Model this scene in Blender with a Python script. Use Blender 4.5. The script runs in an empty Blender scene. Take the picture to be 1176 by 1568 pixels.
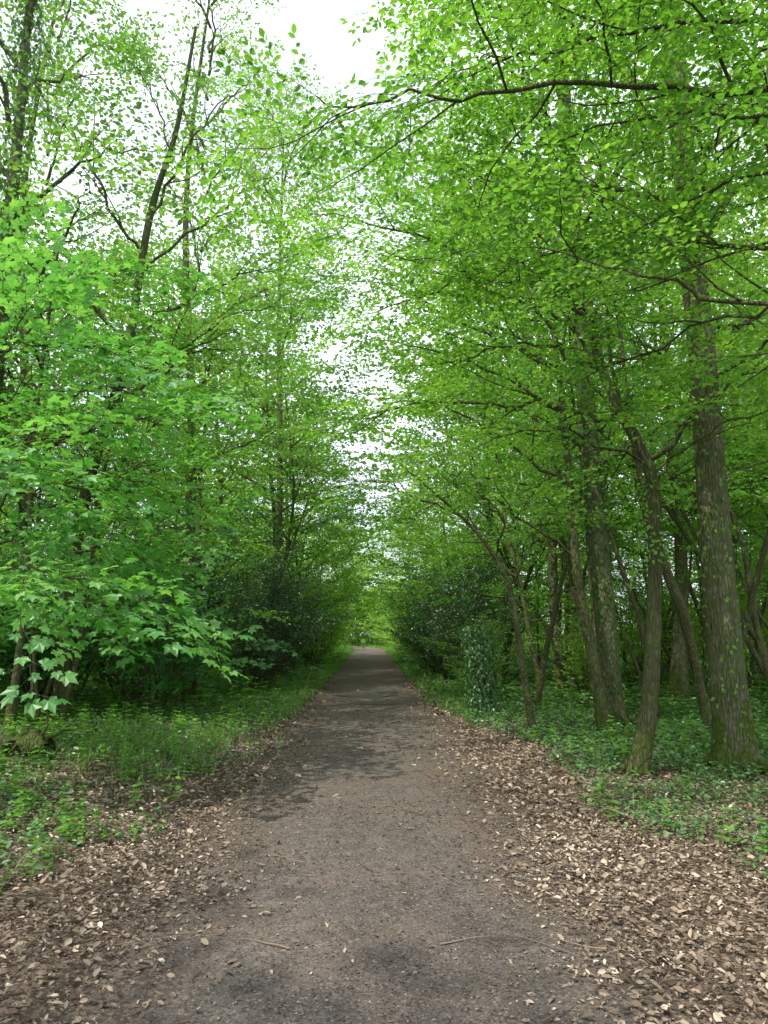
import bpy, math, time
import numpy as np
from mathutils import Vector
rng=np.random.default_rng(11)
R=math.radians
scene=bpy.context.scene
def nrm(v):
    v=np.asarray(v,float); return v/(np.linalg.norm(v,axis=-1,keepdims=True)+1e-9)
# ------------------------------------------------------------ materials
def newmat(name):
    m=bpy.data.materials.new(name); m.use_nodes=True
    nt=m.node_tree; nt.nodes.clear(); return m,nt
def N(nt,t,**k):
    n=nt.nodes.new(t)
    for a,b in k.items(): setattr(n,a,b)
    return n
def ramp(nt,stops,fac):
    r=N(nt,'ShaderNodeValToRGB'); e=r.color_ramp.elements
    while len(e)<len(stops): e.new(0.5)
    for i,(p,c) in enumerate(stops): e[i].position=p; e[i].color=(*c,1)
    nt.links.new(fac,r.inputs[0]); return r.outputs[0]
def math_(nt,op,a,b=None,c=None):
    n=N(nt,'ShaderNodeMath',operation=op)
    for i,v in enumerate((a,b,c)):
        if v is None: continue
        if isinstance(v,(int,float)): n.inputs[i].default_value=v
        else: nt.links.new(v,n.inputs[i])
    return n.outputs[0]
def noise(nt,vec,scale,detail=4,rough=.55):
    n=N(nt,'ShaderNodeTexNoise'); n.inputs['Scale'].default_value=scale
    n.inputs['Detail'].default_value=detail; n.inputs['Roughness'].default_value=rough
    nt.links.new(vec,n.inputs['Vector']); return n.outputs['Fac']
def mixc(nt,fac,a,b,mode='MIX'):
    n=N(nt,'ShaderNodeMix',data_type='RGBA',blend_type=mode)
    for i,v in ((0,fac),(6,a),(7,b)):
        if isinstance(v,(int,float)): n.inputs[i].default_value=v
        elif isinstance(v,tuple): n.inputs[i].default_value=(*v,1)
        else: nt.links.new(v,n.inputs[i])
    return n.outputs[2]
def leafmat(name,c0,c1,c2,tr=0.45,trb=1.9,rough=.45,gl=.035):
    m,nt=newmat(name)
    at=N(nt,'ShaderNodeAttribute',attribute_name='tint')
    oi=N(nt,'ShaderNodeObjectInfo')
    f=math_(nt,'ADD',at.outputs['Fac'],math_(nt,'MULTIPLY',math_(nt,'SUBTRACT',oi.outputs['Random'],.5),.42))
    col=ramp(nt,[(0,c0),(.5,c1),(1,c2)],f)
    p=N(nt,'ShaderNodeBsdfDiffuse'); nt.links.new(col,p.inputs[0])
    t=N(nt,'ShaderNodeBsdfTranslucent')
    tc=mixc(nt,1.0,col,(trb,trb*1.0,trb*.55),'MULTIPLY'); nt.links.new(tc,t.inputs[0])
    mx=N(nt,'ShaderNodeMixShader'); mx.inputs[0].default_value=tr
    nt.links.new(p.outputs[0],mx.inputs[1]); nt.links.new(t.outputs[0],mx.inputs[2])
    g=N(nt,'ShaderNodeBsdfGlossy'); g.inputs['Roughness'].default_value=rough; g.inputs[0].default_value=(1,1,1,1)
    m2=N(nt,'ShaderNodeMixShader'); m2.inputs[0].default_value=gl
    nt.links.new(mx.outputs[0],m2.inputs[1]); nt.links.new(g.outputs[0],m2.inputs[2])
    o=N(nt,'ShaderNodeOutputMaterial'); nt.links.new(m2.outputs[0],o.inputs[0]); return m
def barkmat(name,ca,cb,moss=.5,mh=1.2,sc=1.0):
    m,nt=newmat(name)
    tc=N(nt,'ShaderNodeTexCoord'); mp=N(nt,'ShaderNodeMapping')
    mp.inputs['Scale'].default_value=(1*sc,1*sc,.24*sc); nt.links.new(tc.outputs['Object'],mp.inputs[0])
    f=noise(nt,mp.outputs[0],30,5,.65); f2=noise(nt,tc.outputs['Object'],1.7,3)
    f3=noise(nt,tc.outputs['Object'],7,5)
    v=N(nt,'ShaderNodeTexVoronoi',feature='DISTANCE_TO_EDGE'); v.inputs['Scale'].default_value=30
    nt.links.new(mp.outputs[0],v.inputs['Vector'])
    crack=math_(nt,'MINIMUM',math_(nt,'MULTIPLY',v.outputs['Distance'],4),1)
    col=ramp(nt,[(.3,ca),(.7,cb)],f)
    col=mixc(nt,math_(nt,'MULTIPLY',math_(nt,'SUBTRACT',1,crack),.5),col,(ca[0]*.5,ca[1]*.5,ca[2]*.5))
    sep=N(nt,'ShaderNodeSeparateXYZ'); nt.links.new(tc.outputs['Object'],sep.inputs[0])
    low=math_(nt,'SUBTRACT',1.0,math_(nt,'DIVIDE',sep.outputs[2],mh))
    low=math_(nt,'MAXIMUM',low,.32)
    mm=math_(nt,'MULTIPLY',math_(nt,'MULTIPLY',low,moss*2.6),ramp(nt,[(.36,(0,0,0)),(.58,(1,1,1))],f3))
    mm=math_(nt,'MINIMUM',mm,.88)
    col=mixc(nt,ramp(nt,[(.35,(.05,.05,.05)),(.7,(.75,.75,.75))],f2),col,(.15,.17,.085))
    col=mixc(nt,mm,col,(.075,.115,.018))
    p=N(nt,'ShaderNodeBsdfDiffuse'); nt.links.new(col,p.inputs[0])
    b=N(nt,'ShaderNodeBump'); b.inputs['Strength'].default_value=.9; b.inputs['Distance'].default_value=.04
    nt.links.new(math_(nt,'ADD',f,math_(nt,'MULTIPLY',crack,.6)),b.inputs['Height']); nt.links.new(b.outputs[0],p.inputs['Normal'])
    o=N(nt,'ShaderNodeOutputMaterial'); nt.links.new(p.outputs[0],o.inputs[0]); return m
def simplemat(name,stops,rough=.8):
    m,nt=newmat(name)
    at=N(nt,'ShaderNodeAttribute',attribute_name='tint')
    col=ramp(nt,stops,at.outputs['Fac'])
    p=N(nt,'ShaderNodeBsdfPrincipled'); nt.links.new(col,p.inputs['Base Color'])
    p.inputs['Roughness'].default_value=rough; p.inputs['Specular IOR Level'].default_value=.2
    o=N(nt,'ShaderNodeOutputMaterial'); nt.links.new(p.outputs[0],o.inputs[0]); return m
M_oak=barkmat('oak_bark',(.1,.088,.06),(.31,.275,.2),.6,1.6)
M_horn=barkmat('hornbeam_bark',(.06,.05,.032),(.15,.13,.085),.5,1.0,.8)
M_thin=barkmat('thin_bark',(.08,.068,.042),(.19,.16,.105),.4,1.0,1.3)
M_lf_horn=leafmat('hornbeam_leaf',(.05,.145,.018),(.115,.27,.032),(.215,.4,.055),.5,1.9)
M_lf_beech=leafmat('beech_leaf',(.055,.145,.022),(.13,.275,.04),(.245,.4,.07),.5,1.9)
M_lf_tall=leafmat('tall_leaf',(.065,.15,.032),(.14,.275,.055),(.24,.38,.09),.5,1.8)
M_lf_maple=leafmat('maple_leaf',(.04,.15,.032),(.085,.265,.055),(.18,.4,.09),.45,1.8)
M_lf_holly=leafmat('holly_leaf',(.016,.055,.018),(.04,.105,.032),(.09,.2,.06),.22,1.6,.35,.06)
M_lf_hazel=leafmat('hazel_leaf',(.08,.18,.022),(.17,.33,.038),(.29,.46,.065),.48,1.8)
M_lf_ivy=leafmat('ivy_leaf',(.026,.08,.025),(.06,.15,.045),(.125,.26,.07),.2,1.5,.4,.05)
M_lf_herb=leafmat('herb_leaf',(.07,.17,.025),(.14,.31,.04),(.235,.45,.065),.4,1.6)
M_grass=leafmat('grass_blade',(.075,.175,.027),(.14,.29,.045),(.25,.4,.095),.3,1.6)
M_litter=simplemat('dead_leaf',[(0,(.065,.046,.032)),(.35,(.17,.125,.088)),(.7,(.33,.255,.185)),(1,(.6,.5,.39))],.8)
M_crumb=simplemat('path_crumbs',[(0,(.04,.033,.027)),(.5,(.12,.098,.08)),(.85,(.25,.2,.16)),(1,(.45,.37,.3))],.85)
# ------------------------------------------------------------ mesh helper
class Buf:
    def __init__(s): s.V=[];s.F=[];s.M=[];s.T=[];s.n=0
    def add(s,V,F,mat,T):
        V=np.asarray(V,float).reshape(-1,3);F=np.asarray(F,int).reshape(-1,4)
        s.V.append(V);s.F.append(F+s.n)
        s.M.append(np.full(len(F),mat) if np.isscalar(mat) else np.asarray(mat))
        s.T.append(np.full(len(V),T,float) if np.isscalar(T) else np.asarray(T)); s.n+=len(V)
    def arr(s): return np.concatenate(s.V),np.concatenate(s.F),np.concatenate(s.M),np.concatenate(s.T)
    def mesh(s,name,mats):
        V,F,M,T=s.arr(); me=bpy.data.meshes.new(name)
        me.vertices.add(len(V)); me.vertices.foreach_set('co',V.astype(np.float32).ravel())
        me.loops.add(F.size); me.loops.foreach_set('vertex_index',F.astype(np.int32).ravel())
        me.polygons.add(len(F)); me.polygons.foreach_set('loop_start',np.arange(0,F.size,4,dtype=np.int32))
        for m in mats: me.materials.append(m)
        me.polygons.foreach_set('material_index',M.astype(np.int32))
        me.polygons.foreach_set('use_smooth',(M==0) if len(mats)>1 else np.zeros(len(F),bool))
        a=me.attributes.new('tint','FLOAT','POINT'); a.data.foreach_set('value',T.astype(np.float32))
        me.update(calc_edges=True); return me
def obj(name,me,loc=(0,0,0),rz=0,sc=1,tilt=0):
    o=bpy.data.objects.new(name,me); scene.collection.objects.link(o)
    o.location=loc; o.rotation_euler=(rng.normal(0,1)*tilt,rng.normal(0,1)*tilt,rz); o.scale=(sc,sc,sc) if np.isscalar(sc) else sc
    return o
def inst(name,ms,x,y,sc,tilt=0):
    if abs(x)>.54*y+6: return
    obj(name,ms[rng.integers(len(ms))],(x,y,0),rng.uniform(0,6.28),sc,tilt)
def tube(B,pts,rad,ns=6,mat=0,tint=.5,lump=0):
    pts=np.asarray(pts,float);n=len(pts); rad=np.asarray(rad,float)
    T=nrm(np.gradient(pts,axis=0)); m=np.abs(T.mean(0)); ref=np.eye(3)[int(np.argmin(m))]
    a=nrm(np.cross(T,ref)); b=np.cross(T,a)
    th=np.linspace(0,2*np.pi,ns,endpoint=False)
    rr=rad[:,None]*np.ones(ns)
    if lump: rr=rr*(1+lump*rng.normal(size=(n,ns)))
    V=pts[:,None,:]+rr[:,:,None]*(np.cos(th)[None,:,None]*a[:,None,:]+np.sin(th)[None,:,None]*b[:,None,:])
    i=np.arange(n-1)[:,None]*ns; j=np.arange(ns)[None,:]; j2=(j+1)%ns
    F=np.stack([i+j,i+j2,i+ns+j2,i+ns+j],-1).reshape(-1,4)
    B.add(V.reshape(-1,3),F,mat,tint)
def catmull(P,k=6):
    P=np.asarray(P,float); Q=np.vstack([2*P[0]-P[1],P,2*P[-1]-P[-2]]); out=[]
    for i in range(1,len(Q)-2):
        p0,p1,p2,p3=Q[i-1:i+3]
        for t in np.linspace(0,1,k,endpoint=False):
            out.append(.5*((2*p1)+(-p0+p2)*t+(2*p0-5*p1+4*p2-p3)*t*t+(-p0+3*p1-3*p2+p3)*t**3))
    out.append(P[-1]); return np.array(out)
def wander(s,d,L,n=6,w=.15,zb=0.):
    p=np.array(s,float); d=nrm(d); out=[p.copy()]
    for i in range(n):
        d=nrm(d+rng.normal(0,w,3)+np.array([0,0,zb])); p=p+d*L/n; out.append(p.copy())
    return np.array(out)
# ------------------------------------------------------------ leaf templates
LEAF6=(np.array([[0,0,0],[.3,.29,.06],[.7,.24,.03],[1,0,-.07],[.7,-.24,.03],[.3,-.29,.06]]),np.array([[0,5,4,3],[0,3,2,1]]))
DEAD=(np.array([[0,0,0],[.3,.24,.12],[.68,.2,.1],[1,0,.06],[.6,-.23,.13],[.27,-.19,.09]]),np.array([[0,5,4,3],[0,3,2,1]]))
LEAF4=(np.array([[0,0,0],[.45,-.34,.04],[1,0,-.05],[.45,.34,.04]]),np.array([[0,1,2,3]]))
def maple_t():
    V=[[.18,0,0]];F=[]
    ang=[-105,-52,0,52,105]; ln=[.55,.8,1.0,.8,.55]
    notch=[-140,-78,-26,26,78,140]; nl=[.22,.38,.46,.46,.38,.22]
    for a,l in zip(notch,nl): V.append([.18+l*math.cos(R(a)),l*math.sin(R(a)),.03])
    for a,l in zip(ang,ln): V.append([.18+.8*l*math.cos(R(a)),.8*l*math.sin(R(a)),-.05])
    for i in range(5): F.append([0,1+i,7+i,2+i])
    return np.array(V),np.array(F)
MAPLE=maple_t()
def place_leaves(B,tmpl,pos,d,n,size,mat,tint):
    V,F=tmpl; d=nrm(d); n=nrm(n-np.sum(n*d,1,keepdims=True)*d); s=np.cross(n,d)
    W=pos[:,None,:]+size[:,None,None]*(V[None,:,0:1]*d[:,None,:]+V[None,:,1:2]*s[:,None,:]+V[None,:,2:3]*n[:,None,:])
    k=len(V); FF=(F[None]+np.arange(len(pos))[:,None,None]*k).reshape(-1,4)
    B.add(W.reshape(-1,3),FF,mat,np.repeat(tint,k))
# ------------------------------------------------------------ spray prototypes
def spray(tmpl,L,nsub,leaf,spacing,nj=.35,droop=.12,subf=.55,twig=.0035,st=True):
    B=Buf(); f=lambda x:np.array([x,0.03*math.sin(x*7),-droop*x*x/L])
    xs=np.linspace(0,L,4 if st else 2); tube(B,[f(x) for x in xs],np.linspace(twig,twig*.4,len(xs)),3)
    P=[];D=[];
    def along(p0,d0,l):
        c=max(1,int(l/spacing)); side=rng.choice([-1,1])
        for i in range(c):
            t=(i+.6)/c*l; side=-side; a=math.atan2(d0[1],d0[0])+side*R(rng.uniform(35,70))
            P.append(p0+d0*t+np.array([0,0,rng.normal(0,.008)])); D.append([math.cos(a),math.sin(a),rng.uniform(-.45,.1)])
        P.append(p0+d0*l); D.append(d0+np.array([0,0,-.15]))
    sd=1
    for i in range(nsub):
        t=(i+.4)/nsub; sd=-sd; p=f(t*L); a=sd*R(rng.uniform(38,62)); l=L*subf*(1-.65*t)*rng.uniform(.75,1.15)
        d=nrm(np.array([math.cos(a),math.sin(a),rng.uniform(-.25,.1)]))
        if st: tube(B,[p,p+d*l],[twig*.6,twig*.3],3)
        along(p,d,l)
    along(f(.15*L),nrm(f(L)-f(.15*L)),L*.85)
    P=np.array(P);D=np.array(D);n=len(P)
    nn=np.array([0,0,1.])+rng.normal(0,nj,(n,3))
    place_leaves(B,tmpl,P,D,nn,leaf*rng.uniform(.6,1.15,n),1,np.clip(rng.normal(0,.13,n),-.4,.4))
    return B.arr()
def protos(k,*a,**kw): return [spray(*a,**kw) for _ in range(k)]
P_horn=protos(4,LEAF6,.75,8,.073,.05,nj=.45)
P_mid=protos(4,LEAF4,1.0,7,.122,.115,nj=.6,st=False)
P_tall=protos(3,LEAF4,1.0,7,.12,.115,nj=.8,droop=.2,st=False)
P_far=protos(3,LEAF4,1.5,6,.26,.21,nj=.8,st=False)
P_maple=protos(4,MAPLE,.7,6,.125,.12,nj=.35,droop=.25)
P_holly=protos(3,LEAF4,.7,7,.085,.08,nj=.9,st=False)
def bake(B,S,PR,tb=.5,clump=.19):
    if not S: return
    n=len(S); pos=np.array([s[0] for s in S]); f=nrm(np.array([s[1] for s in S])); sc=np.array([s[2] for s in S])
    up=np.array([0,0,1.])+rng.normal(0,.22,(n,3)); up=nrm(up-np.sum(up*f,1,keepdims=True)*f); sd=np.cross(up,f)
    cl=np.sin(pos[:,0]*1.7+pos[:,2]*2.3)*np.sin(pos[:,1]*1.9+pos[:,2]*1.1+1)*clump+rng.normal(0,.1,n)
    which=rng.integers(0,len(PR),n)
    for w,(V,F,M,T) in enumerate(PR):
        ix=np.where(which==w)[0]
        if len(ix)==0: continue
        Rm=np.stack([f[ix],sd[ix],up[ix]],-1)*sc[ix,None,None]
        W=np.einsum('nij,kj->nki',Rm,V)+pos[ix,None,:]
        FF=(F[None]+np.arange(len(ix))[:,None,None]*len(V)).reshape(-1,4)
        TT=np.clip(tb+cl[ix,None]+T[None],0.01,.99)
        B.add(W.reshape(-1,3),FF,np.tile(M,len(ix)),TT.ravel())
def yaw(d,a):
    c,s=math.cos(a),math.sin(a); return np.array([d[0]*c-d[1]*s,d[0]*s+d[1]*c,d[2]])
def foliate(S,pts,sp,ss,t0=.15,flat=.5):
    seg=np.linalg.norm(np.diff(pts,axis=0),axis=1); cum=np.r_[0,np.cumsum(seg)]; L=cum[-1]
    x=L*t0+rng.uniform(0,sp); sd=rng.choice([-1,1])
    while x<L:
        i=min(np.searchsorted(cum,x)-1,len(seg)-1); i=max(i,0); u=(x-cum[i])/seg[i]; p=pts[i]*(1-u)+pts[i+1]*u
        d=nrm(pts[i+1]-pts[i]); sd=-sd; dd=yaw(d,sd*R(rng.uniform(30,75))); dd[2]=dd[2]*flat+rng.uniform(-.25,.15)
        S.append((p,dd,ss*rng.uniform(.6,1.15))); x+=sp*rng.uniform(.7,1.3)
    d=nrm(pts[-1]-pts[-2]); d=d*np.array([1,1,flat]); S.append((pts[-1],d,ss))
def limb(B,S,pts,r,bsp=.6,ssp=.35,ss=1.,blen=.45,ns=6,subw=.18,zb=0.,t0=.2,tipr=.006):
    n=len(pts); tube(B,pts,np.linspace(r,tipr,n),ns)
    seg=np.linalg.norm(np.diff(pts,axis=0),axis=1); cum=np.r_[0,np.cumsum(seg)]; L=cum[-1]
    x=L*t0; sd=rng.choice([-1,1])
    while x<L:
        i=max(min(np.searchsorted(cum,x)-1,len(seg)-1),0); u=(x-cum[i])/seg[i]; p=pts[i]*(1-u)+pts[i+1]*u
        d=nrm(pts[i+1]-pts[i]); sd=-sd; dd=yaw(d,sd*R(rng.uniform(30,70))); dd[2]+=rng.uniform(-.25,.3)
        l=(L*blen*(1-.6*x/L)+.3)*rng.uniform(.6,1.15); rr=r*(1-.8*x/L)*.5+.004
        q=wander(p,dd,l,5,subw,zb); tube(B,q,np.linspace(rr,.004,6),4); foliate(S,q,ssp,ss)
        x+=bsp*rng.uniform(.6,1.4)
    foliate(S,pts[len(pts)//2:],ssp,ss)
def finish(name,B,mats,loc=(0,0,0)): return obj(name,B.mesh(name+'_mesh',mats),loc)
def gtree(H,r,cs,nl,Lm,PR,bsp=.9,ssp=.55,ss=1.,lean=.02,elo=5,ehi=60,tb=.5,ns=10,wob=.03,flare=1.4,blen=.45):
    B=Buf();S=[]
    d=np.array([rng.normal(0,lean),rng.normal(0,lean),1]); tp=wander((0,0,-.1),d,H,14,wob,.02)
    n=len(tp); h=np.linspace(0,1,n); rad=r*(1-.9*h)+.008; rad=rad*(1+(flare-1)*np.exp(-tp[:,2]/.35))
    tube(B,tp,rad,ns,lump=.03)
    az=rng.uniform(0,6.28)
    for i in range(nl):
        f=cs+(1-cs)*(i+rng.uniform(0,.8))/nl; f=min(f,.98); k=f*(n-1); a=int(k); u=k-a; p=tp[a]*(1-u)+tp[min(a+1,n-1)]*u
        az+=2.4+rng.normal(0,.3); g=(f-cs)/(1-cs)
        el=R(elo+(ehi-elo)*g+rng.normal(0,8)); prof=math.sin(math.pi*(.25+.68*g))
        l=Lm*prof*rng.uniform(.7,1.15)+.5
        q=wander(p,[math.cos(az)*math.cos(el),math.sin(az)*math.cos(el),math.sin(el)],l,8,.15,.02)
        limb(B,S,q,max(rad[a]*.42,.012),bsp,ssp,ss,blen)
    bake(B,S,PR,tb); return B
# ------------------------------------------------------------ terrain
def cx(y):
    y=np.asarray(y,float); return -.02*y-.006*np.maximum(y-72,0)**2*(y<130)-(y>=130)*.006*58**2
def nz(x,y,s=1.,o=0.):
    x=np.asarray(x)*s+o;y=np.asarray(y)*s-o*.7
    return (np.sin(x*1.3+1.7*np.sin(y*.9))+np.sin(y*1.7+1.3*np.sin(x*1.1+2))+.6*np.sin(x*2.9+y*2.3)+.5*np.sin(x*4.3-y*3.7+1))/3.1
def gz(x,y):
    d=np.abs(x-cx(y)); k=np.clip((d-1.7)/2.5,0,1); k=k*k*(3-2*k)
    return k*(.05+.10*nz(x,y,.5)+.12*nz(x,y,.13,4)) 
def grid(name,xs,ys,zf,mat,warp=None):
    X,Y=np.meshgrid(xs,ys)
    if warp: X,Y=warp(X,Y)
    Z=zf(X,Y); V=np.stack([X,Y,Z],-1).reshape(-1,3); nx=len(xs);ny=len(ys)
    i=np.arange(ny-1)[:,None]*nx;j=np.arange(nx-1)[None]
    F=np.stack([i+j,i+j+1,i+nx+j+1,i+nx+j],-1).reshape(-1,4)
    B=Buf();B.add(V,F,0,.5);me=B.mesh(name,[mat]);me.polygons.foreach_set('use_smooth',np.ones(len(F),bool)); return obj(name,me)
m,nt=newmat('forest_floor'); tc=N(nt,'ShaderNodeTexCoord'); ob=tc.outputs['Object']
v=N(nt,'ShaderNodeTexVoronoi'); v.inputs['Scale'].default_value=38; nt.links.new(ob,v.inputs['Vector'])
sp=N(nt,'ShaderNodeSeparateColor'); nt.links.new(v.outputs['Color'],sp.inputs[0])
lit=ramp(nt,[(0,(.05,.037,.027)),(.4,(.12,.09,.066)),(.75,(.22,.17,.125)),(1,(.36,.29,.22))],sp.outputs[0])
lit=mixc(nt,noise(nt,ob,60,3),lit,(.08,.06,.044))
gn=noise(nt,ob,.55,5,.6); g2=noise(nt,ob,35,3)
gcol=ramp(nt,[(.3,(.03,.065,.015)),(.7,(.1,.2,.04))],g2)
geo=N(nt,'ShaderNodeSeparateXYZ'); nt.links.new(ob,geo.inputs[0])
off=math_(nt,'ABSOLUTE',math_(nt,'ADD',geo.outputs[0],math_(nt,'MULTIPLY',geo.outputs[1],.02)))
far=math_(nt,'MULTIPLY',math_(nt,'SUBTRACT',off,2.2),.25); far=math_(nt,'MINIMUM',math_(nt,'MAXIMUM',far,0),.5)
fy=math_(nt,'MINIMUM',math_(nt,'MAXIMUM',math_(nt,'MULTIPLY',math_(nt,'SUBTRACT',geo.outputs[1],11),.06),0),.6)
gm=math_(nt,'ADD',math_(nt,'ADD',gn,far),fy)
gf=ramp(nt,[(.78,(0,0,0)),(1.0,(1,1,1))],gm)
col=mixc(nt,gf,lit,gcol)
p=N(nt,'ShaderNodeBsdfDiffuse'); nt.links.new(col,p.inputs[0])
b=N(nt,'ShaderNodeBump'); b.inputs['Strength'].default_value=.8; b.inputs['Distance'].default_value=.03
nt.links.new(math_(nt,'ADD',sp.outputs[1],noise(nt,ob,30,4)),b.inputs['Height']); nt.links.new(b.outputs[0],p.inputs['Normal'])
o=N(nt,'ShaderNodeOutputMaterial'); nt.links.new(p.outputs[0],o.inputs[0]); M_floor=m
xs=np.r_[np.linspace(-300,-32,12),np.linspace(-30,30,161),np.linspace(32,300,12)]
ys=np.r_[np.linspace(-200,-12,10),np.linspace(-10,60,150),np.linspace(62,400,60)]
grid('ground',xs,ys,gz,M_floor)
# path
m,nt=newmat('dirt_path'); tc=N(nt,'ShaderNodeTexCoord'); ob=tc.outputs['Object']
n1=noise(nt,ob,.9,5,.6); n2=noise(nt,ob,9,6,.7); n3=noise(nt,ob,90,4,.7)
c=ramp(nt,[(.3,(.1,.086,.075)),(.55,(.148,.129,.114)),(.75,(.21,.182,.16))],n2)
c=mixc(nt,ramp(nt,[(.45,(0,0,0)),(.64,(.7,.7,.7))],n1),c,(.175,.134,.108))
mpp=N(nt,'ShaderNodeMapping'); mpp.inputs['Scale'].default_value=(1,.45,1); mpp.inputs['Location'].default_value=(3,7,0); nt.links.new(ob,mpp.inputs[0])
c=mixc(nt,ramp(nt,[(.5,(0,0,0)),(.7,(.5,.5,.5))],noise(nt,mpp.outputs[0],1.6,4)),c,(.09,.078,.07))
v=N(nt,'ShaderNodeTexVoronoi'); v.inputs['Scale'].default_value=85; nt.links.new(ob,v.inputs['Vector'])
sp=N(nt,'ShaderNodeSeparateColor'); nt.links.new(v.outputs['Color'],sp.inputs[0])
c=mixc(nt,ramp(nt,[(.84,(0,0,0)),(.9,(.6,.6,.6))],sp.outputs[0]),c,(.28,.235,.2))
c=mixc(nt,ramp(nt,[(.1,(.6,.6,.6)),(.25,(0,0,0))],sp.outputs[1]),c,(.055,.045,.037))
geo=N(nt,'ShaderNodeSeparateXYZ'); nt.links.new(ob,geo.inputs[0])
dd=math_(nt,'ABSOLUTE',math_(nt,'ADD',geo.outputs[0],math_(nt,'MULTIPLY',geo.outputs[1],.02)))
ed=math_(nt,'ADD',math_(nt,'MULTIPLY',math_(nt,'SUBTRACT',dd,.6),1.2),math_(nt,'MULTIPLY',math_(nt,'SUBTRACT',n1,.5),1.8))
ed=math_(nt,'MINIMUM',math_(nt,'MAXIMUM',ed,0),.8)
v2=N(nt,'ShaderNodeTexVoronoi'); v2.inputs['Scale'].default_value=55; nt.links.new(ob,v2.inputs['Vector'])
s2=N(nt,'ShaderNodeSeparateColor'); nt.links.new(v2.outputs['Color'],s2.inputs[0])
deb=ramp(nt,[(0,(.055,.042,.032)),(.5,(.135,.103,.079)),(1,(.26,.2,.155))],s2.outputs[0])
c=mixc(nt,ed,c,deb)
c=mixc(nt,.5,c,mixc(nt,1.,c,ramp(nt,[(.3,(.6,.6,.6)),(.7,(1.5,1.5,1.5))],n3),'MULTIPLY'))
p=N(nt,'ShaderNodeBsdfDiffuse'); nt.links.new(c,p.inputs[0])
b=N(nt,'ShaderNodeBump'); b.inputs['Strength'].default_value=.9; b.inputs['Distance'].default_value=.02
nt.links.new(math_(nt,'ADD',math_(nt,'MULTIPLY',n3,.7),math_(nt,'ADD',n2,math_(nt,'MULTIPLY',sp.outputs[0],.3))),b.inputs['Height']); nt.links.new(b.outputs[0],p.inputs['Normal'])
o=N(nt,'ShaderNodeOutputMaterial'); nt.links.new(p.outputs[0],o.inputs[0]); M_path=m
hw=1.38
def warp(X,Y):
    e=hw+.16*nz(Y*0+np.sign(X)*5,Y,1.3)+.07*nz(Y*0+np.sign(X)*3,Y,5.)
    return cx(Y)+X*e,Y
grid('dirt_path',np.linspace(-1,1,21),np.arange(-8,96,.15),lambda X,Y:.006+.012*(1-((X-cx(Y))/1.6)**2)+.006*nz(X,Y,2.),M_path,warp)
B=Buf()
for (px,py,a,bb) in [(-.05,19.3,.75,.5),(.2,17.2,.4,.2),(.5,20.6,.35,.4)]:
    k=24; th=np.linspace(0,2*np.pi,k,endpoint=False); r=1+.22*np.sin(th*3+px*9)+.12*np.sin(th*5+1)
    V=np.c_[cx(py)+px+a*r*np.cos(th),py+bb*r*np.sin(th),np.full(k,.028)]
    for i in range(0,k//2-1): B.add(V[[i,i+1,k-2-i,k-1-i]],[[0,1,2,3]],0,.1)
obj('mud_puddle',B.mesh('mud_patch',[simplemat('wet_mud',[(0,(.04,.034,.028)),(1,(.05,.042,.034))],.55)]))
# ------------------------------------------------------------ scattering on the ground
def scat(x0,x1,y0,y1,dens,maskf):
    n=int((x1-x0)*(y1-y0)*dens); x=rng.uniform(x0,x1,n);y=rng.uniform(y0,y1,n)
    k=rng.uniform(0,1,n)<maskf(x,y); return x[k],y[k]
def ss_(a,b,x):
    t=np.clip((x-a)/(b-a),0,1); return t*t*(3-2*t)
def greenmask(x,y):
    dx=x-cx(y); d=np.abs(dx); near=1-ss_(10,14,y)
    st=np.where(dx<0,1.7*near+1.4*(1-near),2.05*near+1.5*(1-near))+.4*nz(x,y,1.1)
    pat=ss_(-.5,.15,nz(x,y,.9,2)+.4*nz(x,y,2.7,1)+.6*ss_(5,11,y)-.45*(1-ss_(3.4,5.0,y)))
    return ss_(0,.6,d-st)*np.maximum(pat,.08)
def littermask(x,y):
    d=np.abs(x-cx(y)); e=1.15+.25*nz(x*0+np.sign(x)*4,y,1.2)+.2*nz(x,y,3.)+.25*ss_(8,13,y)
    return np.clip(.014+.07*ss_(.3,.8,nz(x,y,1.9,3))+ss_(-.7,.6,d-e)**1.5,0,1)*(1-.6*greenmask(x,y))
B=Buf()
for (y0,y1,xx,dens,sz) in [(1.5,7,4.5,1700,.031),(7,14,6.5,720,.041),(14,26,5,180,.06),(-4,1.5,4,120,.05)]:
    x,y=scat(-xx,xx,y0,y1,dens,littermask); n=len(x); z=gz(x,y)+.02+rng.uniform(0,.02,n)*ss_(.9,1.5,np.abs(x-cx(y)))
    a=rng.uniform(0,6.28,n); d=np.c_[np.cos(a),np.sin(a),rng.normal(0,.28,n)]; nn=np.array([0,0,1.])+rng.normal(0,.5,(n,3))
    tn=np.clip(rng.normal(.46,.24,n)+.17*nz(x,y,.8),0.01,.99)
    place_leaves(B,DEAD,np.c_[x,y,z],d,nn,sz*rng.lognormal(-.1,.45,n).clip(.25,2.1),0,tn)
obj('leaf_litter',B.mesh('leaf_litter',[M_litter]))
B=Buf()
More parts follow.
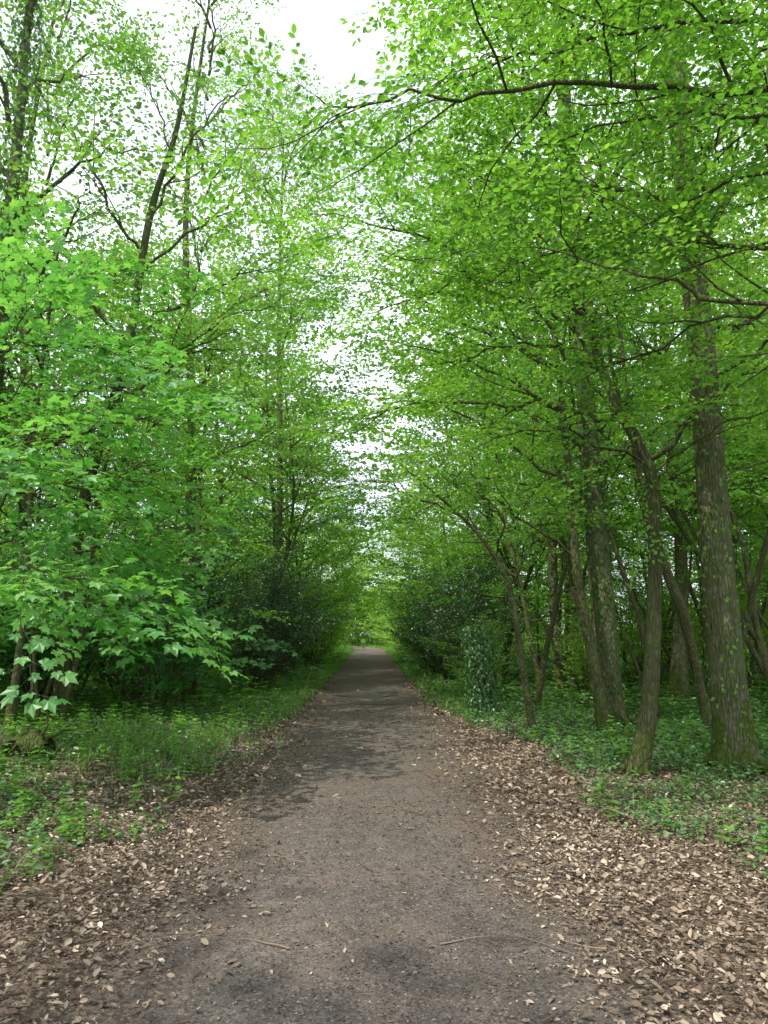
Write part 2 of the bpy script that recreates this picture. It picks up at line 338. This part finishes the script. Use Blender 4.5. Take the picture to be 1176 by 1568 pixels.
for (y0,y1,dens,sz) in [(2,5,2600,.009),(5,9,1100,.013),(9,18,240,.022)]:
    x,y=scat(-2.0,1.8,y0,y1,dens,lambda x,y:.3+.7*ss_(-.3,.4,nz(x,y,2.2)+.6*ss_(.5,1.1,np.abs(x-cx(y))))); n=len(x)
    a=rng.uniform(0,6.28,n); d=np.c_[np.cos(a),np.sin(a),rng.normal(0,.3,n)]
    place_leaves(B,LEAF4,np.c_[x,y,gz(x,y)+.022+rng.uniform(0,.005,n)],d,np.array([0,0,1.])+rng.normal(0,.4,(n,3)),sz*rng.uniform(.4,1.9,n)**1.3,0,np.clip(rng.beta(1.6,2.6,n),.01,.99))
obj('path_gravel',B.mesh('path_gravel',[M_crumb]))
B=Buf()
for i in range(620):
    y=rng.uniform(2,15); x=rng.uniform(-4.5,4.5)
    if abs(x-cx(y))<1. and rng.uniform()<.6: continue
    a=rng.uniform(0,3.14); l=rng.uniform(.06,.45); z=float(gz(np.array(x),np.array(y)))+.03
    q=wander((x,y,z),(math.cos(a),math.sin(a),.03),l,4,.18); q[:,2]=np.clip(q[:,2],z-.003,z+.05)
    tube(B,q,np.linspace(rng.uniform(.002,.006),.0015,5),4,0,rng.uniform(.1,.8))
obj('fallen_twigs',B.mesh('fallen_twigs',[simplemat('twig',[(0,(.06,.045,.03)),(1,(.25,.19,.14))])]))
B=Buf()
for (y0,y1,xx,dens,sz) in [(3,9,6,700,.045),(9,16,9,360,.06),(16,34,11,90,.11),(34,60,12,30,.18)]:
    def mk(x,y):
        dx=x-cx(y); return greenmask(x,y)*np.where(dx>0,1,.5)
    x,y=scat(-xx,xx,y0,y1,dens,mk); n=len(x); h=.03+.11*rng.uniform(0,1,n)*(1+y*.02)
    a=rng.uniform(0,6.28,n); d=np.c_[np.cos(a),np.sin(a),rng.normal(-.1,.3,n)]
    place_leaves(B,LEAF6,np.c_[x,y,gz(x,y)+h],d,np.array([0,0,1.])+rng.normal(0,.35,(n,3)),sz*rng.uniform(.6,1.4,n),0,np.clip(rng.normal(.5,.2,n)+.15*nz(x,y,1.5),.01,.99))
obj('ivy_ground_cover',B.mesh('ivy_ground_cover',[M_lf_ivy]))
def herb(h,nl,ls):
    B=Buf(); tube(B,[[0,0,0],[0,.02,h]],[.003,.0015],3)
    P=[];D=[];S=[]
    for k in range(nl):
        z=h*(k+1)/nl
        for j in range(4 if k<nl-1 else 3):
            a=j*1.57+k*.78+rng.normal(0,.2); P.append([0,0,z]);D.append([math.cos(a),math.sin(a),rng.uniform(-.1,.4)]); S.append(ls*(1.2-.5*k/nl)*rng.uniform(.7,1.2))
    n=len(P); place_leaves(B,LEAF6,np.array(P,float),np.array(D),np.array([0,0,1.])+rng.normal(0,.2,(n,3)),np.array(S),1,rng.normal(0,.1,n)); return B.arr()
HP=[herb(.18,3,.07),herb(.26,4,.08),herb(.12,2,.06),herb(.34,4,.09)]
def bake_up(B,pos,sc,PR,tb):
    n=len(pos);a=rng.uniform(0,6.28,n);w=rng.integers(0,len(PR),n)
    for k,(V,F,M,T) in enumerate(PR):
        ix=np.where(w==k)[0]
        if not len(ix): continue
        c,s=np.cos(a[ix])*sc[ix],np.sin(a[ix])*sc[ix]; lx=rng.normal(0,.15,len(ix))
        W=np.stack([V[None,:,0]*c[:,None]-V[None,:,1]*s[:,None]+lx[:,None]*V[None,:,2],V[None,:,0]*s[:,None]+V[None,:,1]*c[:,None],V[None,:,2]*sc[ix,None]],-1)+pos[ix,None]
        FF=(F[None]+np.arange(len(ix))[:,None,None]*len(V)).reshape(-1,4)
        B.add(W.reshape(-1,3),FF,np.tile(M,len(ix)),np.clip(tb[ix,None]+T[None],.01,.99).ravel())
B=Buf()
for (y0,y1,xx,dens,sc) in [(3,9,6,28,.7),(9,17,10,20,.85),(17,35,14,8,1.4),(35,75,16,2.4,2.2)]:
    def mk(x,y):
        dx=x-cx(y); return greenmask(x,y)*np.where(dx>0,.4,1)
    x,y=scat(-xx,xx,y0,y1,dens,mk);n=len(x)
    bake_up(B,np.c_[x,y,gz(x,y)],sc*rng.uniform(.6,1.3,n),HP,np.clip(.55+.3*nz(x,y,.7,5),.1,.9))
obj('woodland_herbs',B.mesh('woodland_herbs',[M_lf_herb,M_lf_herb]))
def grass(name,xyz,h,w,tint):
    n=len(xyz);a=rng.uniform(0,6.28,n);ln=rng.uniform(.1,.7,n); la=rng.uniform(0,6.28,n)
    u=np.c_[np.cos(a),np.sin(a),np.zeros(n)]; l=np.c_[np.cos(la),np.sin(la),np.zeros(n)]; z=np.array([0,0,1.])
    def row(t,ww): 
        c=xyz+h[:,None]*(t*z+(t*t)*ln[:,None]*l); return c-u*ww*w[:,None],c+u*ww*w[:,None]
    r=[row(0,1),row(.55,.8),row(1,.1)]
    V=np.stack([r[0][0],r[0][1],r[1][0],r[1][1],r[2][0],r[2][1]],1); F=np.array([[0,1,3,2],[2,3,5,4]])
    B=Buf();B.add(V.reshape(-1,3),(F[None]+np.arange(n)[:,None,None]*6).reshape(-1,4),0,np.repeat(tint,6)); obj(name,B.mesh(name,[M_grass]))
X=[];Y=[];H=[]
def gmask(x,y):
    dx=x-cx(y); a=np.exp(-((x+3.1)/.9)**2-((y-10.8)/1.6)**2)*1.5
    b_=ss_(13,17,y)*ss_(1.2,1.7,np.abs(dx))*(1-ss_(2.2,3.6,np.abs(dx)))*np.where(dx<0,1,.6)
    return np.clip(a+b_+.05*greenmask(x,y),0,1)
for (x0,x1,y0,y1,dens,hh) in [(-6,5,4,16,380,.15),(-5,5,16,40,150,.2),(-7,4,40,95,30,.3)]:
    x,y=scat(x0,x1,y0,y1,dens,gmask);X.append(x);Y.append(y);H.append(hh*rng.uniform(.5,1.3,len(x)))
X=np.concatenate(X);Y=np.concatenate(Y);H=np.concatenate(H)
grass('grass',np.c_[X,Y,gz(X,Y)],H,H*.028,np.clip(rng.normal(.55,.2,len(X)),.01,.99))
# ------------------------------------------------------------ HERO TREES
def zg(x,y): return float(gz(np.array(float(x)),np.array(float(y))))
def ivyclad(h0,h1,r,n,tm=.2,sz=.085,fat=.14):
    def f(B,S,tp):
        z=h0+(h1-h0)*rng.uniform(0,1,n)**1.25; a=rng.uniform(0,6.28,n); px=np.interp(z,tp[:,2],tp[:,0]);py=np.interp(z,tp[:,2],tp[:,1]); rr=r*(1-z/60)+rng.uniform(0,fat,n)
        o=np.c_[np.cos(a),np.sin(a),np.zeros(n)]; P=np.c_[px,py,z]+o*rr[:,None]
        place_leaves(B,LEAF6,P,np.c_[rng.normal(0,.5,(n,2)),-np.ones(n)],o+rng.normal(0,.35,(n,3)),sz*rng.uniform(.6,1.3,n),1,np.clip(rng.normal(tm,.15,n),.01,.99))
    return f
def world_tree(name,trunk,r,limbs,mats,PR,flare=1.6,tb=.5,rt=None,ns=14,lk={},extra=None,roots=0):
    o=np.array(trunk[0],float); B=Buf();S=[]
    tp=catmull(np.array(trunk,float)-o,7); n=len(tp); z=tp[:,2]; rad=np.linspace(r,rt if rt else r*.2,n)*(1+(flare-1)*np.exp(-np.maximum(z,0)/.3))
    tp[0,2]-=.15
    tube(B,tp,rad,ns,lump=.025)
    for i in range(roots):
        a=i*6.28/roots+rng.uniform(-.3,.3); l=r*rng.uniform(2.2,3.6); z0=r*2.0
        q=catmull([[math.cos(a)*r*.55,math.sin(a)*r*.55,z0],[math.cos(a)*r*1.15,math.sin(a)*r*1.15,z0*.42],[math.cos(a)*l,math.sin(a)*l,-.08]],5)
        tube(B,q,np.linspace(r*.42,r*.16,len(q)),8,lump=.05)
    for L in limbs:
        pts,rr=L[0],L[1]; kw=dict(lk); kw.update(L[2] if len(L)>2 else {})
        P=np.array(pts,float)-o; q=catmull(P,5); q=q+np.r_[np.zeros((1,3)),rng.normal(0,.035,(len(q)-1,3))]
        limb(B,S,q,rr,**kw)
    if extra: extra(B,S,tp)
    bake(B,S,PR,tb); return finish(name,B,mats,o)
near=dict(bsp=.44,ssp=.32,ss=.97,blen=.36,t0=.2)
def rl(start,end,sag=0.3,k=3):
    s=np.array(start,float);e=np.array(end,float); out=[s]
    for i in range(1,k): t=i/k; out.append(s*(1-t)+e*t+np.array([rng.normal(0,.12),rng.normal(0,.12),sag*math.sin(math.pi*t)+rng.normal(0,.06)]))
    out.append(e); return out
T0=(4.4,4.3,0)
limbs=[([(4.35,4.35,5.0),(2.9,5.0,5.65),(1.3,5.1,5.75),(.2,5.1,5.65),(-.55,5.0,5.55)],.032),
 ([(4.35,4.3,3.1),(2.47,4.5,3.64),(1.75,4.6,3.95),(1.15,5.1,4.4)],.024,dict(bsp=.6,ssp=.42)),
 (rl((4.35,4.3,4.2),(.8,7.4,5.2)),.028),(rl((4.35,4.3,3.6),(2.0,7.2,4.1)),.026),
 (rl((4.35,4.3,5.4),(.2,6.8,6.9)),.03),(rl((4.35,4.3,6.2),(2.0,6.6,7.6)),.028),(rl((4.35,4.3,6.6),(.9,5.6,7.2)),.028),
 (rl((4.35,4.3,4.8),(2.2,5.8,5.0)),.024),(rl((4.35,4.3,4.6),(1.2,6.2,6.0)),.024),
 (rl((4.35,4.3,5.8),(2.8,7.2,6.2)),.025),(rl((4.35,4.3,7.4),(3.0,7.6,8.6)),.03),(rl((4.35,4.3,7),(5,1,8)),.03),
 (rl((4.35,4.3,6.5),(1.4,8.4,8.4)),.028),(rl((4.35,4.3,7.3),(1.9,6.6,8.6)),.028)]
world_tree('hornbeam_tree',[T0,(4.45,4.3,2.5),(4.3,4.3,5),(4.4,4.4,8),(4.3,4.2,10.5)],.15,limbs,[M_horn,M_lf_horn],P_horn,lk=near,tb=.58)
ok=dict(bsp=.68,ssp=.47,ss=1.0)
world_tree('oak_tree',[(4.0,8.75,zg(4,8.75)),(3.95,8.75,2.5),(3.97,8.8,5),(3.9,8.8,9),(3.95,8.9,14),(4.0,9,20)],.205,
 [(rl((3.95,8.8,6.5),(6.8,8.2,8.5)),.06),(rl((3.95,8.8,7.0),(1.6,10.6,8.6)),.05),(rl((3.95,8.8,8.5),(1.2,8.2,10)),.06),(rl((3.95,8.8,10),(5.5,11,13)),.07),
  (rl((3.95,8.8,5.2),(6.3,11,6.2)),.035),(rl((3.95,8.8,4.6),(4.9,7.2,5.0)),.03),(rl((3.95,8.8,6.0),(3.2,6.7,6.8)),.035),
  (rl((3.95,8.8,7.6),(5.6,9.2,8.6)),.04),(rl((3.95,8.8,9.4),(2.0,10.5,11.5)),.05)],
 [M_oak,M_lf_beech],P_mid,flare=1.55,rt=.09,ns=28,roots=7,lk=ok,extra=ivyclad(.05,4.5,.21,420,.35,.055,.05))
h2=[(2.8,8.57,zg(2.8,8.57)),(2.98,8.6,.7),(3.07,8.6,1.4),(3.19,8.6,2.88),(3.13,8.6,3.6),(2.64,8.6,4.81),(2.47,8.6,6.36),(2.38,8.6,8.17),(2.3,8.7,10.5)]
limbs=[([(3.14,8.6,3.5),(3.45,8.55,3.9),(4.1,8.6,4.5),(5,8.8,5.2)],.04,dict(bsp=.7,ssp=.5)),
 (rl((3.0,8.6,4.0),(-.4,9.6,4.4),.45,4),.035),(rl((2.64,8.6,4.8),(.0,7.9,5.9),.3,4),.03),(rl((2.55,8.6,5.4),(-1.0,9.2,7.2),.3,4),.035),
 (rl((2.5,8.6,6.3),(.1,9.6,8.4)),.03),(rl((2.4,8.6,7.4),(.8,7.6,9.6)),.03),(rl((2.6,8.6,5.0),(1.6,6.9,5.1)),.024),
 (rl((3.1,8.6,3.6),(1.3,7.6,3.7),.3),.022),(rl((2.45,8.6,6.6),(4.4,7.8,8)),.03),(rl((2.45,8.6,6.0),(2.6,6.7,7)),.025),(rl((3.18,8.6,3.4),(4.6,7.6,3.9)),.02),
 (rl((2.4,8.6,8.2),(1.0,9.5,10.6)),.03),(rl((2.5,8.6,5.8),(4.4,9.8,6.6)),.03),(rl((2.7,8.6,4.7),(.4,10,5.3)),.028),(rl((2.5,8.6,5.6),(-.3,10.6,6.3)),.028)]
world_tree('hornbeam_tree',h2,.105,limbs,[M_horn,M_lf_horn],P_horn,flare=1.35,rt=.03,ns=16,roots=5,lk=near,tb=.5)
world_tree('oak_tree',[(4.05,13.6,zg(4,13.5)),(3.95,13.5,2.5),(3.85,13.5,5),(3.8,13.6,9),(3.7,13.7,14),(3.8,14,21)],.23,
 [(rl((3.85,13.5,6),(1.0,13,8)),.06),(rl((3.85,13.5,7.5),(6.6,13,9.5)),.06),(rl((3.8,13.6,9),(.4,14.5,11)),.07),(rl((3.8,13.6,10),(6,15,13)),.07),
  (rl((3.8,13.6,11),(1.0,12,13.5)),.07),(rl((3.85,13.5,4.6),(6.2,12,5.4)),.04),(rl((3.8,13.6,8),(0,13.5,9.6)),.06),
  (rl((3.85,13.5,5),(1.4,14.8,6.2)),.04)],
 [M_oak,M_lf_beech],P_mid,flare=1.35,rt=.1,ns=24,roots=5,lk=dict(bsp=.7,ssp=.48,ss=1.05),extra=ivyclad(0,5,.22,700,.4,.07,.07))
world_tree('hornbeam_tree',[(3.75,13.0,zg(3.75,13)),(3.6,13.0,1.2),(3.4,13,2.6),(3.3,13.0,4.8),(3.1,12.8,7),(2.8,12.6,9)],.115,
 [(rl((3.4,13,2.9),(.8,12.4,3.9),.4),.03),(rl((3.3,13,4.2),(-.2,12.2,5.6),.4),.035),(rl((3.3,13,4.8),(5.4,11.6,6)),.03),(rl((3.2,13,5.6),(-.4,13.4,7.2)),.035),(rl((3.1,12.8,7),(.6,11.8,9)),.03),(rl((3.15,12.8,6.4),(-1.2,12.8,8.2)),.035)],
 [M_horn,M_lf_horn],P_mid,flare=1.3,rt=.03,lk=dict(bsp=.48,ssp=.4,ss=.88))
world_tree('hazel_tree',[(2.45,12.6,zg(2.45,12.6)),(2.3,12.6,1.2),(2.13,12.6,2.36),(1.75,12.6,3.1),(1.26,12.6,3.65),(.3,12.6,4.5)],.065,
 [(rl((2.13,12.6,2.4),(3.2,12,3.6)),.02),(rl((1.9,12.6,2.9),(1.6,11.2,3.9)),.02),(rl((1.3,12.6,3.6),(-.6,11.8,3.9)),.02),(rl((1.6,12.6,3.3),(.6,13.6,4.8)),.02)],
 [M_thin,M_lf_horn],P_mid,flare=1.2,rt=.015,lk=dict(bsp=.45,ssp=.35,ss=.65))
# left
mk_=dict(bsp=.42,ssp=.33,ss=1.1,blen=.32,t0=.25)
limbs=[(rl((-5.3,8,1.6),(-2.3,8.2,1.75),.25),.022),(rl((-5.3,8,1.9),(-2.6,6.4,2.1),.2),.022),(rl((-5.3,8,2.7),(-2.6,8.4,3.3),.2),.026),
 (rl((-5.3,8,3.8),(-3.0,7.6,4.7),.3),.026),(rl((-5.3,8,3.3),(-2.5,9.6,4.4),.3),.026),
 (rl((-5.3,8,4.6),(-3.6,9,5.8)),.022),(rl((-5.3,8,2.8),(-3.4,6.8,3.2)),.022),
 (rl((-5.3,8,5),(-7,8,6)),.03),(rl((-5.3,8,4),(-6.5,9,5)),.03),(rl((-5.3,8,2.3),(-2.9,9,2.7),.2),.02)]
world_tree('maple_tree',[(-5.4,7.9,0.1),(-5.3,8,2),(-5.35,8.1,4),(-5.2,8,6)],.08,limbs,[M_thin,M_lf_maple],P_maple,lk=mk_,tb=.66,rt=.02)
mm_=dict(bsp=.55,ssp=.42,ss=1.1,blen=.35,t0=.25); lm=[]
for i in range(14):
    z=2.3+4.7*(i+.5)/14; a=i*2.4; l=2.7*(1-.25*i/14); lm.append((rl((-5.6,11.6,z),(-5.6+math.cos(a)*l,11.6+math.sin(a)*l,z+.5),.3),.025))
world_tree('maple_tree',[(-5.7,11.6,0.05),(-5.6,11.6,2),(-5.65,11.6,5),(-5.5,11.6,8)],.07,lm,[M_thin,M_lf_maple],P_maple,lk=mm_,tb=.36,rt=.02)
hk=dict(bsp=.55,ssp=.45,ss=.88)
world_tree('hornbeam_tree',[(-5.75,13.5,zg(-5.75,13.5)),(-5.7,13.5,2),(-5.55,13.5,4.1),(-4.97,13.5,6.65),(-4.63,13.5,9.76),(-4.2,13.5,11.6),(-3.9,13.5,14)],.14,
 [(rl((-5.5,13.5,4.2),(-3,12.6,5.6)),.035),(rl((-5.2,13.5,5.6),(-2.4,13.5,7.4)),.035),(rl((-4.9,13.5,6.9),(-7.2,13,9)),.045),(rl((-4.9,13.5,7),(-1.8,14.5,9.5)),.045),
  (rl((-4.7,13.5,8.8),(-6.4,12.6,11.4)),.035),(rl((-4.6,13.5,9.8),(-2.6,13,12.4)),.035),(rl((-5.4,13.5,4.9),(-7.6,12.4,6)),.035),
  (rl((-5.2,13.5,5.9),(-3.6,11.6,7)),.03),(rl((-4.3,13.5,11.2),(-5.4,14,14)),.02),(rl((-5,13.5,6.4),(-2.6,14.5,7.2)),.03),(rl((-5,13.5,6.2),(-1.6,13.2,7.8)),.035),(rl((-4.7,13.5,8.6),(-1.6,13.6,10.4)),.035)],
 [M_horn,M_lf_horn],P_mid,rt=.03,lk=hk,tb=.48)
for (a,b_,t) in [((-6.1,13.2),(-6.3,13.3),.045),((-5.95,13.1),(-5.2,13.2),.035),((-5.5,13.0),(-5.0,12.8),.05),((-5.6,12.4),(-6.2,12.4),.03)]:
    world_tree('hazel_tree',[(a[0],a[1],zg(*a)),((a[0]+b_[0])/2+.05,a[1],1.8),(b_[0],b_[1],4),(b_[0]+.3,b_[1],5.8)],t,
      [(rl((b_[0],b_[1],3.6),(b_[0]+1.5,b_[1]-.5,4.6)),.015),(rl((b_[0],b_[1],4),(b_[0]-1.2,b_[1]-.6,5.2)),.015)],[M_thin,M_lf_horn],P_mid,rt=.015,flare=1.2,lk=dict(bsp=.5,ssp=.4,ss=.6),ns=8)
def tall(name,x,y,H,r,nl,ivy=None,Lm=3.2,cs=.3,ss=1.0):
    lm=[]
    for i in range(nl):
        z=H*(cs+(1-cs)*(i+.5)/nl); a=i*2.4+rng.uniform(0,1); el=R(20+40*i/nl); l=Lm*rng.uniform(.7,1.2)*(1-.4*i/nl)
        lm.append((rl((x,y,z),(x+math.cos(a)*l*math.cos(el),y+math.sin(a)*l*math.cos(el),z+l*math.sin(el)+.4)),.05))
    world_tree(name,[(x,y,zg(x,y)),(x+rng.normal(0,.15),y,H*.3),(x+rng.normal(0,.3),y,H*.65),(x,y,H)],r,lm,[M_oak,M_lf_tall],P_tall,rt=.03,lk=dict(bsp=.75,ssp=.5,ss=ss),extra=ivy,tb=.45)
tall('oak_tree',-6.7,12.2,16,.22,15,ivyclad(0,14,.2,4500),cs=.3,ss=1.1)
tall('oak_tree',-5.85,22,24,.2,20,None,3.8,.25,1.3)
tall('oak_tree',-4.2,28,22,.17,18,None,4.2,.25,1.45)
tall('oak_tree',-9.5,19,21,.18,18,None,4,.2,1.35)
# ------------------------------------------------------------ shrubs
def bush(Hh,W,n,PR,tb,ss,spr=.3,sp0=.35):
    B=Buf();S=[]
    for i in range(n):
        a=rng.uniform(0,6.28); e=rng.uniform(.15,1.0); L=Hh*rng.uniform(.6,1.1)
        q=wander((rng.normal(0,.15),rng.normal(0,.15),-.05),(math.cos(a)*W*e,math.sin(a)*W*e,1),L,7,.14,.02)
        limb(B,S,q,.03,bsp=sp0,ssp=spr,ss=ss,blen=.35,t0=.1)
    bake(B,S,PR,tb); return B
hol=[bush(3.6,.55,13,P_holly,.5,.9,.36,.42).mesh('holly',[M_thin,M_lf_holly]) for _ in range(2)]
haz=[bush(4.2,.7,11,P_mid,.5,.8,.45,.55).mesh('hazel',[M_thin,M_lf_hazel]) for _ in range(3)]
hazf=[bush(4.6,.7,10,P_far,.6,.8,.7,.85).mesh('hazel_far',[M_thin,M_lf_hazel]) for _ in range(3)]  # leaf tint raised: sunlit look of distant foliage put into the colour
map_=[bush(3.0,.7,9,P_maple,.35,1.1,.45,.52).mesh('maple_sapling',[M_thin,M_lf_maple]) for _ in range(2)]
for (x,y,s) in [(-4.9,18.5,1.0),(-3.6,21,1.0),(-3.4,23.5,.9),(-6.5,19.5,1.2),(-4.6,25.5,1.2),(2.5,21,.7),(2.0,24,.85),(2.9,23.5,1.0),(2.1,27.5,1.0),(3.4,27,1.1),(-7.5,16.5,.9),(-5.6,16.6,.8),(-9,15.5,.9)]:
    inst('holly_bush',hol,x,y,s*rng.uniform(.9,1.1))
for (x,y,s) in [(-3.9,30,.9),(-5.5,29,1.1),(1.9,31,.8),(3.5,31,1.1),(-8.2,14.8,.75),(-8,18,1.),(5.0,19.5,.5),(7.2,22,.7),(-3.2,34,.9),(-10.5,16,1.),(8.5,18,.5),(10.5,22,.8),(12.5,25,.9),(9,26,.9),(2.6,18.6,.4)]:
    inst('hazel_bush',haz,x,y,s*rng.uniform(.9,1.1))
for (x,y,s) in [(-7.6,13.2,.9),(-4.7,15.2,.85),(-6.8,15.4,1.1)]: inst('maple_sapling',map_,x,y,s)
for i in range(40):
    y=35+24*rng.uniform(0,1); sd=rng.choice([-1,1]); d=2.6+rng.uniform(0,1)**1.6*10
    inst('hazel_bush',hazf,float(cx(y))+sd*d,y,rng.uniform(.65,1.0))
for i in range(10):
    y=60+3.5*i; inst('hazel_bush',hazf,float(cx(y))-rng.uniform(2.6,4.4),y,rng.uniform(.35,.6)); inst('hazel_bush',hazf,float(cx(y))+rng.uniform(2.4,3.4),y,rng.uniform(.35,.7))
for i in range(18): inst('hazel_bush',hazf,-15+i*1.6,rng.uniform(96,103),rng.uniform(1.2,1.8))
for i in range(42):
    sd=1 if i%3 else -1; y=rng.uniform(24,58)
    inst('hazel_bush',hazf,sd*rng.uniform(7+.15*y,12+.45*y),y,rng.uniform(.6,1.0))
pole=[gtree(8.5,.05,.42,9,1.8,P_mid,bsp=.7,ssp=.5,ss=.75,lean=.18,flare=1.2,ns=7,wob=.07).mesh('pole',[M_thin,M_lf_horn]) for _ in range(5)]
for i in range(62):
    y=rng.uniform(13,32); x=rng.uniform(3.8+.04*y,4+.5*y); inst('hazel_tree',pole,x,y,rng.uniform(.7,1.3),.06)
for (x,y) in [(5.2,12.2),(5.9,13.4),(6.6,12.6),(5.4,15),(3.2,16.2),(4.7,16.5)]: inst('hazel_tree',pole,x,y,1.15,.05)
for i in range(22):
    y=rng.uniform(16,34); x=-rng.uniform(6+.03*y,5+.5*y); inst('hazel_tree',pole,x,y,rng.uniform(.75,1.2),.06)
und=[gtree(10.5,.08,.18,21,3.3,P_mid,bsp=.75,ssp=.54,ss=1.12,lean=.08,elo=10,ehi=50,wob=.06,ns=8,tb=.5).mesh('understorey',[M_horn,M_lf_horn]) for _ in range(3)]
undf=[gtree(11.5,.09,.2,17,3.6,P_far,bsp=1.15,ssp=.88,ss=1.0,lean=.08,elo=10,ehi=50,wob=.06,ns=6,tb=.6).mesh('understorey_far',[M_horn,M_lf_hazel]) for _ in range(3)]  # far variant gets a brighter leaf tint, painting in sunlight
for (x,y,s) in [(-4.6,18.5,.95),(-7.8,21,1.05),(3.9,18.5,.95),(3.7,24,1.0),(-4.2,25,1.0),(-4.0,31,1.05),(3.5,30,1.0),(-8,29,1.1)]:
    inst('hornbeam_tree',und,x,y,s)
for i in range(5):
    y=36+i*4.4; inst('hornbeam_tree',undf,float(cx(y))-rng.uniform(3.2,4.2),y,rng.uniform(.75,.95)); inst('hornbeam_tree',undf,float(cx(y))+rng.uniform(3.2,4.2),y+2,rng.uniform(.75,.95))
for i in range(14): inst('hornbeam_tree',undf,-16+i*2.4,rng.uniform(100,108),rng.uniform(.9,1.2))
fv=[gtree(18,.16,.25,20,4.0,P_mid,bsp=.95,ssp=.65,ss=1.3,tb=.5,wob=.045).mesh('beech',[M_oak,M_lf_beech]) for _ in range(3)]
ff=[gtree(19,.16,.2,20,4.5,P_far,bsp=1.25,ssp=.95,ss=1.2,tb=.5,wob=.05,ns=7).mesh('far_beech',[M_oak,M_lf_beech]) for _ in range(3)]
for (x,y) in [(4.8,20.5),(6.8,17.5),(9.2,15.5),(9.5,21),(6.2,24.5),(-8.8,25),(-12,17)]: inst('beech_tree',fv,x,y,rng.uniform(.85,1.1))
for (x,y) in [(-5.4,36),(4.6,34),(-11,30),(-5.4,44),(5.0,42),(11,29),(8,32),(-8,36),(14,22)]: inst('beech_tree',ff,x,y,rng.uniform(.9,1.1))
for i in range(30):
    y=rng.uniform(46,94); sd=rng.choice([-1,1]); x=float(cx(min(y,80)))+sd*((5.0 if y<56 else 11)+rng.uniform(0,1)**1.3*24)
    inst('beech_tree',ff,x,y,rng.uniform(.75,1.05))
for i in range(15): inst('beech_tree',ff,-28+i*4.0,rng.uniform(110,122),rng.uniform(.8,1.05))
for i in range(18):
    sd=1 if i%3 else -1; y=rng.uniform(22,52); inst('beech_tree',ff,sd*rng.uniform(7+.3*y,9+.5*y),y,rng.uniform(.7,1.0))
for (x,y) in [(-10,-3),(5.5,-5)]: obj('beech_tree',ff[0],(x,y,0),x,.9)  # unseen trees behind the camera, added to throw dappled shade on the path
# ------------------------------------------------------------ ivy stump and fallen log
B=Buf(); q=wander((0,0,-.1),(0.03,0,1),1.75,8,.05); tube(B,q,np.linspace(.15,.09,9),12,lump=.08)
ivyclad(0,1.75,.12,3200,.55,.06,.26)(B,None,q)
obj('ivy_covered_stump',B.mesh('ivy_stump',[M_horn,M_lf_ivy]),(1.95,15.1,0))
B=Buf()
q=catmull([(-1.1,.3,.1),(-.5,.1,.15),(.2,0,.17),(.6,-.1,.15)],6); tube(B,q,.12+.03*np.sin(np.arange(len(q))),14,lump=.14)
for i in range(22):
    a=rng.uniform(0,6.28); s=(rng.uniform(-.9,.6),rng.uniform(-.1,.1),.15); tube(B,wander(s,(math.cos(a),math.sin(a)*.8,rng.uniform(-.1,.5)),rng.uniform(.3,.7),5,.35),np.linspace(.035,.008,6),6,lump=.1)
obj('fallen_log',B.mesh('log',[M_horn,M_horn]),(-4.6,9.3,zg(-4.6,9.3)))
# ------------------------------------------------------------ light
sd=nrm(np.array([-.5,-.42,.95]))
w=bpy.data.worlds.new('World'); scene.world=w; w.use_nodes=True; nt=w.node_tree; nt.nodes.clear()
sky=N(nt,'ShaderNodeTexSky',sky_type='NISHITA'); sky.sun_disc=False; sky.sun_elevation=math.asin(sd[2]); sky.sun_rotation=math.atan2(sd[0],sd[1])
sky.dust_density=3; sky.air_density=1.0
tc=N(nt,'ShaderNodeTexCoord'); mp=N(nt,'ShaderNodeMapping'); mp.inputs['Scale'].default_value=(1,1,2.2); nt.links.new(tc.outputs['Generated'],mp.inputs[0])
cf=ramp(nt,[(.38,(.55,.55,.55)),(.6,(1,1,1))],noise(nt,mp.outputs[0],2.6,3,.6))
cc=mixc(nt,cf,sky.outputs[0],(12.0,12.8,14.2))
bg=N(nt,'ShaderNodeBackground'); bg.inputs[1].default_value=.15; nt.links.new(cc,bg.inputs[0])
o=N(nt,'ShaderNodeOutputWorld'); nt.links.new(bg.outputs[0],o.inputs[0])
L=bpy.data.lights.new('sun','SUN'); L.energy=5; L.angle=R(.7); L.color=(1,.95,.86); lo=bpy.data.objects.new('sun',L); scene.collection.objects.link(lo)
lo.rotation_euler=Vector(sd).to_track_quat('Z','Y').to_euler()
cam=bpy.data.cameras.new('camera'); co=bpy.data.objects.new('camera',cam); scene.collection.objects.link(co)
cam.sensor_fit='VERTICAL'; cam.sensor_height=36; cam.lens=26; cam.clip_end=1000
co.location=(0,0,1.6); co.rotation_euler=(R(99.3),0,0); scene.camera=co
scene.view_settings.view_transform='Standard'; scene.view_settings.look='None'; scene.view_settings.exposure=0
